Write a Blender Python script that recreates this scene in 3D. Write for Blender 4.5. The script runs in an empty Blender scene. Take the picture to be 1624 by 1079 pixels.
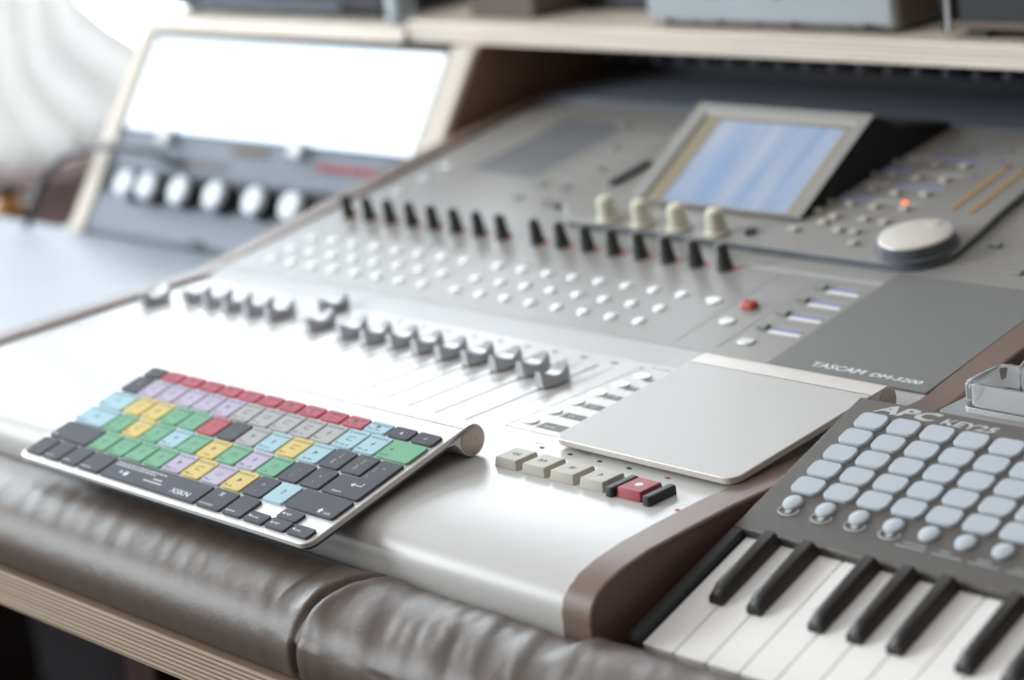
import bpy, bmesh, math, random
from math import sin, cos, pi, radians, sqrt
from mathutils import Matrix, Vector, noise

random.seed(7)
SC = bpy.context.scene
COL = SC.collection
MM = 0.001

# ------------------------------------------------------------------ camera, sky, light, exposure
S0 = (0.68679459, 0.71759309, -0.11564316)     # camera right
S1 = (0.13034245, -0.27811291, -0.95166383)    # camera down
S2 = (-0.71506925, 0.63852436, -0.28453929)    # camera forward
CAMP = (0.85018081, -0.78333086, 0.39533636)
cam_d = bpy.data.cameras.new('camera')
cam = bpy.data.objects.new('camera', cam_d)
COL.objects.link(cam)
cam.matrix_world = Matrix(((S0[0], -S1[0], -S2[0], CAMP[0]), (S0[1], -S1[1], -S2[1], CAMP[1]),
                           (S0[2], -S1[2], -S2[2], CAMP[2]), (0, 0, 0, 1)))
cam_d.sensor_width = 23.6
cam_d.lens = 23.6 * 3450 / 1624
cam_d.clip_start = 0.02
cam_d.dof.use_dof = True
cam_d.dof.focus_distance = 1.135
cam_d.dof.aperture_fstop = 2.9
SC.camera = cam

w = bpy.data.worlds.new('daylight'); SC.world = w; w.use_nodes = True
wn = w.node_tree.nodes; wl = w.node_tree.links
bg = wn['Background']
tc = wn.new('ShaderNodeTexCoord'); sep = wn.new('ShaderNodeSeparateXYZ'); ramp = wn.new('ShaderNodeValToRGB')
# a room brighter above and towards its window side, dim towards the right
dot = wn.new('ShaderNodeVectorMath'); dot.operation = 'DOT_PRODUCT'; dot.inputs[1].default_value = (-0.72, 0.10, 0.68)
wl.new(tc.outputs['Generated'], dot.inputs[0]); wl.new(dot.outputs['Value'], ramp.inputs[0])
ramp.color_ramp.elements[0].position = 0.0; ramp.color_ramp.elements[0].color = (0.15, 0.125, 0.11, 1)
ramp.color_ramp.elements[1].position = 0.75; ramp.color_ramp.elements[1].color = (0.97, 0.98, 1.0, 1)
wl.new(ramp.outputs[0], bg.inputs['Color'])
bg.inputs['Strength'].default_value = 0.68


def area(name, loc, target, sx, sy, power, col):
    l = bpy.data.lights.new(name, 'AREA'); l.shape = 'RECTANGLE'; l.size = sx; l.size_y = sy
    l.energy = power; l.color = col
    o = bpy.data.objects.new(name, l); COL.objects.link(o)
    o.location = loc
    d = Vector(target) - Vector(loc)
    o.rotation_euler = d.to_track_quat('-Z', 'Y').to_euler()
    return o


area('window_daylight', (-2.75, 1.25, 0.75), (-1.0, 1.05, 0.60), 2.9, 1.9, 185, (0.87, 0.94, 1.0))
area('side_window_daylight', (-2.55, -1.45, 0.85), (0, -0.2, 0), 1.8, 1.5, 115, (0.88, 0.95, 1.0))

SC.view_settings.view_transform = 'Standard'
SC.view_settings.look = 'None'
SC.view_settings.gamma = 1.0
SC.view_settings.use_curve_mapping = False
SC.view_settings.exposure = 0.52


# ------------------------------------------------------------------ materials
def lin(c):
    c = c / 255.0
    return c / 12.92 if c <= 0.04045 else ((c + 0.055) / 1.055) ** 2.4


def rgb(c):
    return (lin(c[0]), lin(c[1]), lin(c[2]), 1)


def mat(name, c, rough=0.5, metal=0.0, var=0.05, scale=60, bump=0.0, bscale=None, spec=0.5, coat=0.0,
        trans=0.0, emit=None, es=0.0, aniso=None, ior=1.45, sss=0.0):
    m = bpy.data.materials.new(name); m.use_nodes = True
    nt = m.node_tree; n = nt.nodes; l = nt.links
    b = n['Principled BSDF']
    tcn = n.new('ShaderNodeTexCoord'); mp = n.new('ShaderNodeMapping')
    l.new(tcn.outputs['Object'], mp.inputs[0])
    if aniso: mp.inputs['Scale'].default_value = aniso
    nz = n.new('ShaderNodeTexNoise'); nz.inputs['Scale'].default_value = scale; nz.inputs['Detail'].default_value = 4
    l.new(mp.outputs[0], nz.inputs['Vector'])
    mx = n.new('ShaderNodeMix'); mx.data_type = 'RGBA'
    a = rgb(c)
    mx.inputs[6].default_value = tuple(v * (1 - var) for v in a[:3]) + (1,)
    mx.inputs[7].default_value = tuple(min(1, v * (1 + var)) for v in a[:3]) + (1,)
    l.new(nz.outputs['Fac'], mx.inputs[0])
    l.new(mx.outputs[2], b.inputs['Base Color'])
    b.inputs['Roughness'].default_value = rough
    b.inputs['Metallic'].default_value = metal
    b.inputs['Specular IOR Level'].default_value = spec
    b.inputs['Coat Weight'].default_value = coat
    b.inputs['Coat Roughness'].default_value = 0.15
    b.inputs['Transmission Weight'].default_value = trans
    b.inputs['IOR'].default_value = ior
    if sss:
        b.inputs['Subsurface Weight'].default_value = sss
        b.inputs['Subsurface Radius'].default_value = (0.004, 0.004, 0.004)
    if emit:
        b.inputs['Emission Color'].default_value = rgb(emit); b.inputs['Emission Strength'].default_value = es
    if bump:
        nb = n.new('ShaderNodeTexNoise'); nb.inputs['Scale'].default_value = bscale or scale * 4
        nb.inputs['Detail'].default_value = 5
        l.new(mp.outputs[0], nb.inputs['Vector'])
        bp = n.new('ShaderNodeBump'); bp.inputs['Strength'].default_value = bump; bp.inputs['Distance'].default_value = 0.001
        l.new(nb.outputs['Fac'], bp.inputs['Height']); l.new(bp.outputs[0], b.inputs['Normal'])
    return m


M = {}
M['panel_white'] = mat('painted_panel_white', (200, 198, 194), 0.34, 0.0, 0.015, 30, 0.03, 900)
M['panel_light'] = mat('painted_panel_light_grey', (178, 177, 175), 0.42, 0.0, 0.02, 30, 0.03, 900)
M['panel_grey'] = mat('painted_panel_grey', (146, 143, 138), 0.42, 0.0, 0.02, 30, 0.04, 900)
M['plate_dark'] = mat('matte_dark_grey_plate', (120, 119, 117), 0.6, 0, 0.02, 12)
M['module_edge'] = mat('slate_edge', (92, 99, 106), 0.5, 0, 0.03)  # slate colour of the raised control module's side wall
M['cheek'] = mat('brown_end_cheek', (116, 95, 84), 0.42, 0, 0.10, 25, 0.06, 500)
M['silver'] = mat('brushed_aluminium', (206, 206, 204), 0.34, 0.85, 0.03, 40, 0.03, 700, aniso=(1, 12, 1))
M['kb_alu'] = mat('keyboard_aluminium', (224, 222, 220), 0.42, 0.35, 0.02, 40, 0.02, 900)
M['kb_edge'] = mat('aluminium_end_disc', (190, 180, 168), 0.36, 0.7, 0.06, 90, 0.03, 900)
M['pad_glass'] = mat('satin_glass_surface', (190, 188, 183), 0.45, 0.0, 0.01, 20, spec=0.35)
M['pad_alu'] = mat('satin_aluminium_shell', (214, 208, 200), 0.42, 0.2, 0.02, 40)
M['fader_metal'] = mat('fader_cap_silver', (172, 173, 177), 0.30, 0.35, 0.05, 200, 0.02, 900)
M['slot'] = mat('fader_slot_green_grey', (92, 106, 102), 0.8, 0, 0.05)
M['line'] = mat('printed_grey_line', (168, 168, 164), 0.6, 0, 0.03)
M['ink'] = mat('printed_dark_grey', (118, 118, 114), 0.6, 0, 0.05)
M['ink_dark'] = mat('printed_black', (52, 50, 50), 0.6, 0, 0.05)
M['ink_white'] = mat('printed_white', (232, 232, 230), 0.6, 0, 0.02)
M['ink_blue'] = mat('printed_blue', (142, 146, 184), 0.6, 0, 0.05)
M['dome'] = mat('clear_silver_button', (244, 246, 247), 0.16, 0.0, 0.01, 60, coat=0.8)
M['dome_silver'] = mat('polished_silver_button', (216, 218, 218), 0.18, 0.15, 0.02, 60, coat=0.5)
M['rubber_red'] = mat('red_button', (190, 74, 66), 0.45, 0, 0.05)
M['rec_red'] = mat('record_button_red', (160, 66, 70), 0.5, 0, 0.05)
M['beige_key'] = mat('transport_button_beige', (186, 181, 168), 0.5, 0, 0.03, 80, 0.04, 900)
M['green_key'] = mat('small_grey_green_button', (138, 144, 134), 0.5, 0, 0.04)
M['black_rubber'] = mat('black_rubber', (48, 50, 50), 0.5, 0, 0.06, 80)
M['encoder'] = mat('black_encoder_knob', (60, 60, 58), 0.42, 0, 0.06, 80)
M['encoder_cap'] = mat('pale_sliver', (180, 186, 190), 0.4, 0, 0.03)  # pale sliver on one side of each encoder's top
M['ivory_knob'] = mat('ivory_knob', (216, 212, 190), 0.42, 0, 0.03, 60)
M['led_red'] = mat('red_signal_light', (205, 96, 90), 0.4, 0, 0.02, emit=(255, 70, 60), es=0.12)
M['led_orange'] = mat('orange_signal_light', (250, 120, 70), 0.4, 0, 0.02, emit=(255, 110, 50), es=1.2)
M['led_amber'] = mat('amber_segment', (168, 136, 84), 0.4, 0, 0.05, emit=(230, 150, 60), es=0.04)
M['bezel_tan'] = mat('tan_screen_mask', (142, 132, 106), 0.5, 0, 0.03)
M['jog_side'] = mat('jog_wheel_slate_side', (92, 96, 102), 0.4, 0, 0.04)
M['jog_top'] = mat('jog_wheel_pearl_top', (216, 210, 200), 0.35, 0.1, 0.02)
M['bridge'] = mat('dark_blue_grey_panel', (112, 117, 128), 0.55, 0, 0.06)
M['bridge_black'] = mat('black_back_panel', (34, 32, 36), 0.6, 0, 0.08)
M['leather'] = mat('dark_brown_leather', (88, 76, 67), 0.47, 0, 0.06, 35, 0.10, 420, spec=0.6)
M['laminate'] = mat('pale_laminate', (158, 166, 174), 0.42, 0, 0.06, 14, 0.08, 60)
M['dark_metal'] = mat('dark_metal', (40, 36, 38), 0.5, 0.2, 0.1)
M['leg_red'] = mat('dark_red_leg', (58, 34, 32), 0.6, 0, 0.1)
M['apc_body'] = mat('warm_charcoal_plastic', (88, 84, 79), 0.50, 0, 0.03, 60, 0.05, 900)
M['apc_rail'] = mat('black_plastic_rail', (56, 56, 58), 0.5, 0, 0.03, 60)
M['pad_milk'] = mat('milky_rubber_pad', (188, 195, 201), 0.65, 0, 0.02, 60, 0.02, 900, sss=0.1, spec=0.2)
M['key_white'] = mat('white_piano_key', (246, 243, 238), 0.30, 0, 0.01, 30, coat=0.3)
M['key_black'] = mat('black_piano_key', (52, 48, 44), 0.48, 0, 0.04, 30, coat=0.1)
M['print_apc'] = mat('pale_print', (186, 188, 186), 0.6, 0, 0.02)
M['acrylic'] = mat('clear_acrylic', (246, 247, 248), 0.10, 0, 0.0, 20, trans=0.82, ior=1.3)
M['acrylic_milky'] = mat('milky_acrylic', (236, 236, 234), 0.2, 0, 0.0, 20, trans=0.35, ior=1.3)
M['cream'] = mat('cream_plastic', (214, 206, 192), 0.5, 0, 0.03)
M['grey_top'] = mat('grey_lid', (150, 150, 150), 0.5, 0, 0.03)
M['rack_grey'] = mat('blue_grey_faceplate', (96, 103, 113), 0.5, 0.1, 0.06, 12, 0.05, 300)
M['rack_grey_light'] = mat('pale_grey_faceplate', (112, 119, 129), 0.5, 0.1, 0.05, 12, 0.05, 300)
M['rack_black'] = mat('black_faceplate_band', (36, 40, 44), 0.5, 0.1, 0.06)
M['knob_disc'] = mat('bright_silver_knob', (226, 231, 236), 0.35, 0.0, 0.03)
M['brown_wall'] = mat('brown_stained_plywood', (146, 118, 100), 0.6, 0, 0.15, 18, 0.1, 200, aniso=(1, 1, 8))
M['display'] = mat('bright_display', (225, 236, 245), 0.3, 0, 0.01, 5, emit=(232, 246, 255), es=0.55)
M['cable'] = mat('black_cable', (26, 28, 32), 0.45, 0, 0.05)
M['worn_white'] = mat('worn_white_metal', (164, 170, 174), 0.5, 0.1, 0.07, 22, 0.05, 300)
M['case_black'] = mat('black_flight_case', (38, 37, 40), 0.45, 0, 0.1, 40, 0.1, 500)
M['cardboard'] = mat('brown_cardboard', (104, 92, 84), 0.7, 0, 0.08, 30)
M['chrome'] = mat('chrome_trim', (190, 194, 196), 0.22, 0.9, 0.03)
M['glass_jar'] = mat('pale_glass', (200, 210, 216), 0.1, 0, 0.02, 20, trans=0.5)
M['amber'] = mat('amber_jar', (170, 120, 60), 0.35, 0, 0.05)
M['wall_paint'] = mat('wall_paint', (150, 146, 142), 0.8, 0, 0.03, 3)
M['dark_wall'] = mat('dark_room_wall', (58, 50, 50), 0.8, 0, 0.1, 3)
M['floor_dark'] = mat('dark_floorboards', (44, 36, 35), 0.6, 0, 0.2, 6, aniso=(8, 1, 1))
M['frame_white'] = mat('window_frame_paint', (214, 216, 218), 0.5, 0, 0.02)
M['pane'] = mat('window_pane', (245, 248, 250), 0.02, 0, 0, 5, trans=1.0)
M['cabinet_top'] = mat('red_brown_cabinet_top', (74, 58, 55), 0.9, 0, 0.15, 8, spec=0.05, aniso=(1, 8, 1))
M['cabinet_dark'] = mat('dark_cabinet', (48, 44, 44), 0.6, 0, 0.1, 8)
KC = {'d': (88, 89, 95), 'r': (192, 100, 110), 'p': (190, 182, 202), 'g': (180, 180, 178), 'b': (172, 204, 214),
      'y': (220, 198, 126), 'n': (122, 178, 144)}
KN = {'d': 'charcoal', 'r': 'red', 'p': 'lilac', 'g': 'light grey', 'b': 'pale blue', 'y': 'yellow', 'n': 'green'}
for k, v in KC.items():
    M['key_' + k] = mat('key_cover_' + KN[k].replace(' ', '_'), v, 0.75, 0, 0.03, 60, 0.03, 900, spec=0.3)
M['legend_w'] = mat('white_key_legend', (222, 222, 226), 0.6, 0, 0.0)
M['legend_d'] = mat('dark_key_legend', (70, 76, 82), 0.6, 0, 0.0)


def plywood(name, layer=0.0028, light=(206, 190, 166), dark=(142, 118, 98), axis='Z', face=(176, 160, 140)):
    """edge grain: alternating veneers stacked along the board's thickness, a plain face grain across it"""
    m = bpy.data.materials.new(name); m.use_nodes = True
    nt = m.node_tree; n = nt.nodes; l = nt.links; b = n['Principled BSDF']
    t = n.new('ShaderNodeTexCoord'); s = n.new('ShaderNodeSeparateXYZ'); l.new(t.outputs['Object'], s.inputs[0])
    mu = n.new('ShaderNodeMath'); mu.operation = 'MULTIPLY'; mu.inputs[1].default_value = 1 / layer
    l.new(s.outputs[axis], mu.inputs[0])
    fr = n.new('ShaderNodeMath'); fr.operation = 'FRACT'; l.new(mu.outputs[0], fr.inputs[0])
    cr = n.new('ShaderNodeValToRGB'); e = cr.color_ramp.elements
    e[0].position = 0.40; e[0].color = rgb(dark); e[1].position = 0.58; e[1].color = rgb(light)
    x = cr.color_ramp.elements.new(0.96); x.color = rgb(light)
    x = cr.color_ramp.elements.new(1.0); x.color = rgb(dark)
    l.new(fr.outputs[0], cr.inputs[0])
    mp = n.new('ShaderNodeMapping'); mp.inputs['Scale'].default_value = (5, 5, 260) if axis == 'Z' else (260, 5, 5)
    l.new(t.outputs['Object'], mp.inputs[0])
    nz = n.new('ShaderNodeTexNoise'); nz.inputs['Scale'].default_value = 1.6; nz.inputs['Detail'].default_value = 3
    l.new(mp.outputs[0], nz.inputs['Vector'])
    r2 = n.new('ShaderNodeValToRGB'); r2.color_ramp.elements[0].position = 0.25; r2.color_ramp.elements[0].color = (0.80, 0.77, 0.74, 1)
    r2.color_ramp.elements[1].position = 0.6; r2.color_ramp.elements[1].color = (1, 1, 1, 1)
    l.new(nz.outputs['Fac'], r2.inputs[0])
    mx = n.new('ShaderNodeMix'); mx.data_type = 'RGBA'; mx.blend_type = 'MULTIPLY'; mx.inputs[0].default_value = 1
    l.new(cr.outputs[0], mx.inputs[6]); l.new(r2.outputs[0], mx.inputs[7])
    l.new(mx.outputs[2], b.inputs['Base Color']); b.inputs['Roughness'].default_value = 0.6
    return m


M['ply'] = plywood('plywood_edge')
M['ply_pale'] = plywood('pale_plywood_edge', 0.0036, (246, 238, 224), (216, 202, 184))
M['ply_side'] = plywood('pale_plywood_upright_edge', 0.0040, (226, 217, 203), (204, 192, 174), axis='X')


def screen_mat():
    m = bpy.data.materials.new('lcd_screen'); m.use_nodes = True
    nt = m.node_tree; n = nt.nodes; l = nt.links; b = n['Principled BSDF']
    t = n.new('ShaderNodeTexCoord'); mp = n.new('ShaderNodeMapping'); mp.inputs['Scale'].default_value = (1, 0.12, 1)
    l.new(t.outputs['Object'], mp.inputs[0])
    nz = n.new('ShaderNodeTexNoise'); nz.inputs['Scale'].default_value = 34; nz.inputs['Detail'].default_value = 2
    l.new(mp.outputs[0], nz.inputs['Vector'])
    cr = n.new('ShaderNodeValToRGB'); e = cr.color_ramp.elements
    e[0].position = 0.40; e[0].color = rgb((120, 142, 172)); e[1].position = 0.62; e[1].color = rgb((150, 158, 174))
    l.new(nz.outputs['Fac'], cr.inputs[0]); l.new(cr.outputs[0], b.inputs['Base Color'])
    l.new(cr.outputs[0], b.inputs['Emission Color']); b.inputs['Emission Strength'].default_value = 0.2
    b.inputs['Roughness'].default_value = 0.25
    return m


M['lcd'] = screen_mat()


# ------------------------------------------------------------------ geometry helpers (millimetres)
class Geo:
    def __init__(s):
        s.v = []; s.f = []; s.m = []

    def add(s, v, f, m=0, X=None):
        k = len(s.v)
        s.v += [tuple(X @ Vector(p)) if X is not None else tuple(p) for p in v]
        s.f += [tuple(i + k for i in q) for q in f]
        s.m += [m] * len(f)
        return s

    def rows(s, rows, m=0, close=False, cap0=True, cap1=True, X=None):
        """skin a list of equally long rings"""
        n = len(rows[0]); v = [p for r in rows for p in r]; f = []
        for i in range(len(rows) - 1):
            for j in range(n):
                a = i * n + j; b = i * n + (j + 1) % n
                f.append((a, b, b + n, a + n))
        if cap0: f.append(tuple(range(n - 1, -1, -1)))
        if cap1: f.append(tuple((len(rows) - 1) * n + j for j in range(n)))
        return s.add(v, f, m, X)

    def prism(s, prof, x0, x1, m=0, X=None):
        """profile of (y,z) swept along x; x0/x1 may be functions of y"""
        a = (lambda y: x0) if not callable(x0) else x0
        b = (lambda y: x1) if not callable(x1) else x1
        return s.rows([[(a(y), y, z) for y, z in prof], [(b(y), y, z) for y, z in prof]], m, X=X)

    def rbox(s, x0, x1, y0, y1, z0, z1, r=1.0, t=0.3, n=4, m=0, X=None, taper=0.0):
        """rounded-corner slab with a softened upper edge"""
        def ring(d, z):
            rr = max(r - d * 0.6, 0.01); out = []
            for cx, cy, a0 in ((x1 - d - rr, y1 - d - rr, 0), (x0 + d + rr, y1 - d - rr, 90),
                               (x0 + d + rr, y0 + d + rr, 180), (x1 - d - rr, y0 + d + rr, 270)):
                for k in range(n + 1):
                    a = radians(a0 + 90 * k / n)
                    out.append((cx + rr * cos(a), cy + rr * sin(a), z))
            return out
        return s.rows([ring(0, z0), ring(taper, z1 - t), ring(taper + t * 0.3, z1 - t * 0.3), ring(taper + t, z1)], m, X=X)

    def lathe(s, prof, n=24, m=0, X=None, sx=1.0, sy=1.0, cap0=True, cap1=True):
        return s.rows([[(r * cos(2 * pi * k / n) * sx, r * sin(2 * pi * k / n) * sy, z) for k in range(n)] for r, z in prof],
                      m, X=X, cap0=cap0, cap1=cap1)

    def tube(s, path, r, n=10, m=0, X=None):
        P = [Vector(p) for p in path]; rows = []
        up = Vector((0, 0, 1))
        for i, p in enumerate(P):
            d = (P[min(i + 1, len(P) - 1)] - P[max(i - 1, 0)]).normalized()
            a = d.cross(up)
            if a.length < 1e-3: a = d.cross(Vector((1, 0, 0)))
            a.normalize(); b = a.cross(d)
            rows.append([tuple(p + (a * cos(2 * pi * k / n) + b * sin(2 * pi * k / n)) * r) for k in range(n)])
        return s.rows(rows, m, X=X)

    def quad(s, x0, x1, y0, y1, z, m=0, X=None, h=0.12):
        return s.rows([[(x0, y0, z - h), (x1, y0, z - h), (x1, y1, z - h), (x0, y1, z - h)],
                       [(x0, y0, z), (x1, y0, z), (x1, y1, z), (x0, y1, z)]], m, X=X)


_tc = {}


def text(body, size, shear=0.0):
    """flat outline mesh of a word, lower left corner at 0,0"""
    k = (body, size, shear)
    if k in _tc: return _tc[k]
    c = bpy.data.curves.new('t', 'FONT'); c.body = body; c.size = size; c.shear = shear; c.resolution_u = 2
    o = bpy.data.objects.new('t', c); COL.objects.link(o)
    bpy.context.view_layer.update()
    me = o.evaluated_get(bpy.context.evaluated_depsgraph_get()).to_mesh()
    v = [tuple(p.co) for p in me.vertices]; f = [tuple(p.vertices) for p in me.polygons]
    bpy.data.objects.remove(o); bpy.data.curves.remove(c)
    x0 = min(p[0] for p in v); y0 = min(p[1] for p in v); w_ = max(p[0] for p in v) - x0
    v = [(p[0] - x0, p[1] - y0, 0) for p in v]
    _tc[k] = (v, f, w_)
    return _tc[k]


def put_text(g, body, size, x, y, z, m=0, X=None, shear=0.0, centre=False, width=None, sx=1.0):
    v, f, w_ = text(body, size, shear)
    if width: sx = width / w_
    if centre: x -= w_ * sx / 2
    g.add([(p[0] * sx + x, p[1] + y, z) for p in v], f, m, X)


def finish(me, angle=35):
    bm = bmesh.new(); bm.from_mesh(me); bmesh.ops.recalc_face_normals(bm, faces=bm.faces); bm.to_mesh(me); bm.free()
    for p in me.polygons: p.use_smooth = True
    me.set_sharp_from_angle(angle=radians(angle))
    for p in me.polygons:
        if len(p.vertices) > 8: p.use_smooth = False


def T(x, y, z): return Matrix.Translation((x, y, z))
def RX(d): return Matrix.Rotation(d, 4, 'X')
def RY(d): return Matrix.Rotation(d, 4, 'Y')
def RZ(d): return Matrix.Rotation(d, 4, 'Z')


def to_m(X):
    Y = X.copy(); Y.translation = Y.translation * MM
    return Y


def mesh_of(name, g, mats, angle=35):
    me = bpy.data.meshes.new(name)
    me.from_pydata([(a * MM, b * MM, c * MM) for a, b, c in g.v], [], g.f)
    for m_ in (mats if isinstance(mats, (list, tuple)) else [mats]): me.materials.append(M[m_])
    for p, k in zip(me.polygons, g.m): p.material_index = k
    finish(me, angle)
    return me


def tag(o, label, cat, group=None, kind=None):
    if label: o['label'] = label
    if cat: o['category'] = cat
    if group: o['group'] = group
    if kind: o['kind'] = kind
    return o


class Thing:
    """an Empty at the base (frame F, base offset b in mm); parts are given in the frame F"""
    def __init__(s, name, label, cat, F=None, base=(0, 0, 0), group=None):
        s.F = F or Matrix.Identity(4); s.b = Vector(base)
        s.o = bpy.data.objects.new(name, None); COL.objects.link(s.o)
        s.o.empty_display_size = 0.02
        s.o.matrix_world = to_m(s.F @ T(*base))
        tag(s.o, label, cat, group)

    def part(s, name, g, mats, at=None, parent=None, label=None, kind=None, angle=35, bevel=0, me=None):
        """g in the frame, or around its own origin when at (a matrix in the frame) is given"""
        X = at if at is not None else Matrix.Identity(4)
        if me is None: me = mesh_of(name, g, mats, angle)
        o = bpy.data.objects.new(name, me); COL.objects.link(o)
        if parent is None:
            o.parent = s.o; o.matrix_local = to_m(T(*(-s.b)) @ X)
            o['X'] = [v for r in X for v in r]
        else:
            PX = Matrix([parent['X'][i * 4:i * 4 + 4] for i in range(4)])
            o.parent = parent; o.matrix_local = to_m(PX.inverted() @ X)
        if label: o['label'] = label
        if kind: o['kind'] = kind
        if bevel:
            md = o.modifiers.new('soft_edge', 'BEVEL'); md.width = bevel * MM; md.segments = 2; md.limit_method = 'ANGLE'
            md.angle_limit = radians(40)
        return o


def solo(name, g, mats, label=None, cat=None, group=None, kind=None, at=None, bevel=0, angle=35):
    o = bpy.data.objects.new(name, mesh_of(name, g, mats, angle)); COL.objects.link(o)
    if at is not None: o.matrix_world = to_m(at)
    if bevel:
        md = o.modifiers.new('soft_edge', 'BEVEL'); md.width = bevel * MM; md.segments = 2; md.limit_method = 'ANGLE'
        md.angle_limit = radians(40)
    return tag(o, label, cat, group, kind)


def box(g, x0, x1, y0, y1, z0, z1, m=0, X=None):
    v = [(x, y, z) for z in (z0, z1) for y in (y0, y1) for x in (x0, x1)]
    return g.add(v, [(0, 1, 3, 2), (4, 6, 7, 5), (0, 4, 5, 1), (2, 3, 7, 6), (0, 2, 6, 4), (1, 5, 7, 3)], m, X)


DESK = -66.0      # desk top height (mm); z = 0 is the console's fader panel

# ------------------------------------------------------------------ room
solo('floor', box(Geo(), -4200, 2600, -2600, 3400, -830, -800), 'floor_dark', kind='structure')
solo('wall_back', box(Geo(), -4200, 2600, 3300, 3400, -800, 1900), 'dark_wall', kind='structure')
g = Geo()
WX0, WX1, WY0, WY1, WZ0, WZ1 = -2660, -2600, -250, 2650, -260, 1700
box(g, WX0, WX1, -2600, WY0, -800, 1900); box(g, WX0, WX1, WY1, 3300, -800, 1900)
box(g, WX0, WX1, WY0, WY1, -800, WZ0); box(g, WX0, WX1, WY0, WY1, WZ1, 1900)
solo('wall_left', g, 'wall_paint', kind='structure')
win = Thing('window_1', None, None, base=(-2630, 1200, WZ0))
win.o['kind'] = 'structure'
g = Geo()
for y in (WY0, 700, 1660, WY1 - 40): box(g, -2650, -2615, y, y + 40, WZ0, WZ1)
box(g, -2650, -2615, WY0, WY1, WZ0, WZ0 + 40); box(g, -2650, -2615, WY0, WY1, WZ1 - 40, WZ1)
win.part('window_frame', g, 'frame_white', bevel=3)
win.part('window_pane', box(Geo(), -2634, -2630, WY0, WY1, WZ0, WZ1), 'pane')

# curtain gathered in front of the window, hanging in a belly
g = Geo(); rows = []
NU, NV = 90, 30
cur = []
for i in range(NU + 1):
    u = i / NU; y = 640 + u * 470
    y_top = 640 + u * 335
    zb = -205 + 110 * ((u - 0.52) / 0.52) ** 2 if u < 0.52 else -205 + 95 * ((u - 0.52) / 0.48) ** 2
    cur.append([])
    for j in range(NV + 1):
        t = j / NV; z = zb + (1250 - zb) * t
        x = -2000 + 16 * sin(u * 34 + 1.5 * sin(t * 3)) * (0.5 + 0.5 * t) + 60 * sin(pi * min(1, t * 2.2)) * (1 - t) * sin(pi * u)
        k_ = min(1, t * 9); k_ = k_ * k_ * (3 - 2 * k_)
        cur[-1].append((x, y + (y_top - y) * k_, z))
v = [p for r in cur for p in r]; f = []
for i in range(NU):
    for j in range(NV):
        a = i * (NV + 1) + j; f.append((a, a + 1, a + NV + 2, a + NV + 1))
g.add(v, f)
cm = bpy.data.materials.new('cream_sheer_fabric'); cm.use_nodes = True
nt = cm.node_tree; b_ = nt.nodes['Principled BSDF']; b_.inputs['Base Color'].default_value = rgb((236, 233, 226))
b_.inputs['Roughness'].default_value = 0.8
wv = nt.nodes.new('ShaderNodeTexNoise'); wv.inputs['Scale'].default_value = 400
bpn = nt.nodes.new('ShaderNodeBump'); bpn.inputs['Strength'].default_value = 0.2
nt.links.new(wv.outputs['Fac'], bpn.inputs['Height']); nt.links.new(bpn.outputs[0], b_.inputs['Normal'])
tr_ = nt.nodes.new('ShaderNodeBsdfTranslucent'); tr_.inputs['Color'].default_value = rgb((250, 249, 248))
ms = nt.nodes.new('ShaderNodeMixShader'); ms.inputs[0].default_value = 0.39
nt.links.new(b_.outputs[0], ms.inputs[1]); nt.links.new(tr_.outputs[0], ms.inputs[2])
nt.links.new(ms.outputs[0], nt.nodes['Material Output'].inputs['Surface'])
M['curtain'] = cm
cu = solo('curtain', g, 'curtain', 'cream sheer curtain gathered up in a belly before the bright window', 'curtain')
md = cu.modifiers.new('thickness', 'SOLIDIFY'); md.thickness = 0.002
solo('curtain_rail', Geo().tube([(-2000, 560, 1255), (-2000, 1700, 1255)], 12), 'frame_white',
     'white rail the cream curtain hangs from', 'curtain rail')

cab = Thing('low_cabinet', 'dark low wooden cabinet with a red-brown top below the window', 'cabinet', base=(-1850, 900, -800))
cab.part('cabinet_top', box(Geo(), -2150, -1600, 300, 1500, -250, -222), 'cabinet_top', bevel=3)
cab.part('cabinet_body', box(Geo(), -2130, -1630, 320, 1480, -800, -250), 'cabinet_dark', bevel=3)

# ------------------------------------------------------------------ desk
desk = Thing('desk', 'studio desk with thick plywood edge and pale blue-grey top under the mixer', 'desk', base=(0, 150, -800))
desk.part('plywood_top', box(Geo(), -1040, 900, -215.5, 900, DESK - 24.5, DESK - 0.6), 'ply', bevel=0.6)
desk.part('plywood_top', box(Geo(), -1900, -1040.2, -215.5, 318, DESK - 24.5, DESK - 0.6), 'ply', bevel=0.6)
desk.part('laminate_surface', box(Geo(), -1040, 900, -136, 900, DESK - 0.6, DESK - 0.05), 'laminate')
desk.part('laminate_surface', box(Geo(), -1900, -1040.2, -136, 318, DESK - 0.6, DESK - 0.05), 'laminate')
desk.part('support_ledge', box(Geo(), 215, 600, 46, 80, DESK, -8.5), 'ply')
for x, y in ((-1300, -120), (-560, 60), (700, -120), (-1000, 780), (700, 780)):
    desk.part('leg', box(Geo(), x - 22, x + 22, y - 22, y + 22, -800, DESK - 24.5), 'leg_red', bevel=2)
desk.part('under_panel', box(Geo(), -1280, 680, 330, 348, -780, DESK - 24.5), 'dark_metal')

# leather arm rest along the desk's front edge
prof = [(-147.6, -66), (-147.7, -50), (-148.2, -38), (-151, -31.5), (-158, -27), (-168, -24.3), (-178, -23.5), (-188, -24.5),
        (-197, -27), (-204.5, -31), (-210, -36.5), (-213.5, -43), (-215, -50), (-214.5, -57), (-213, -63), (-209, -66)]


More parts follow.
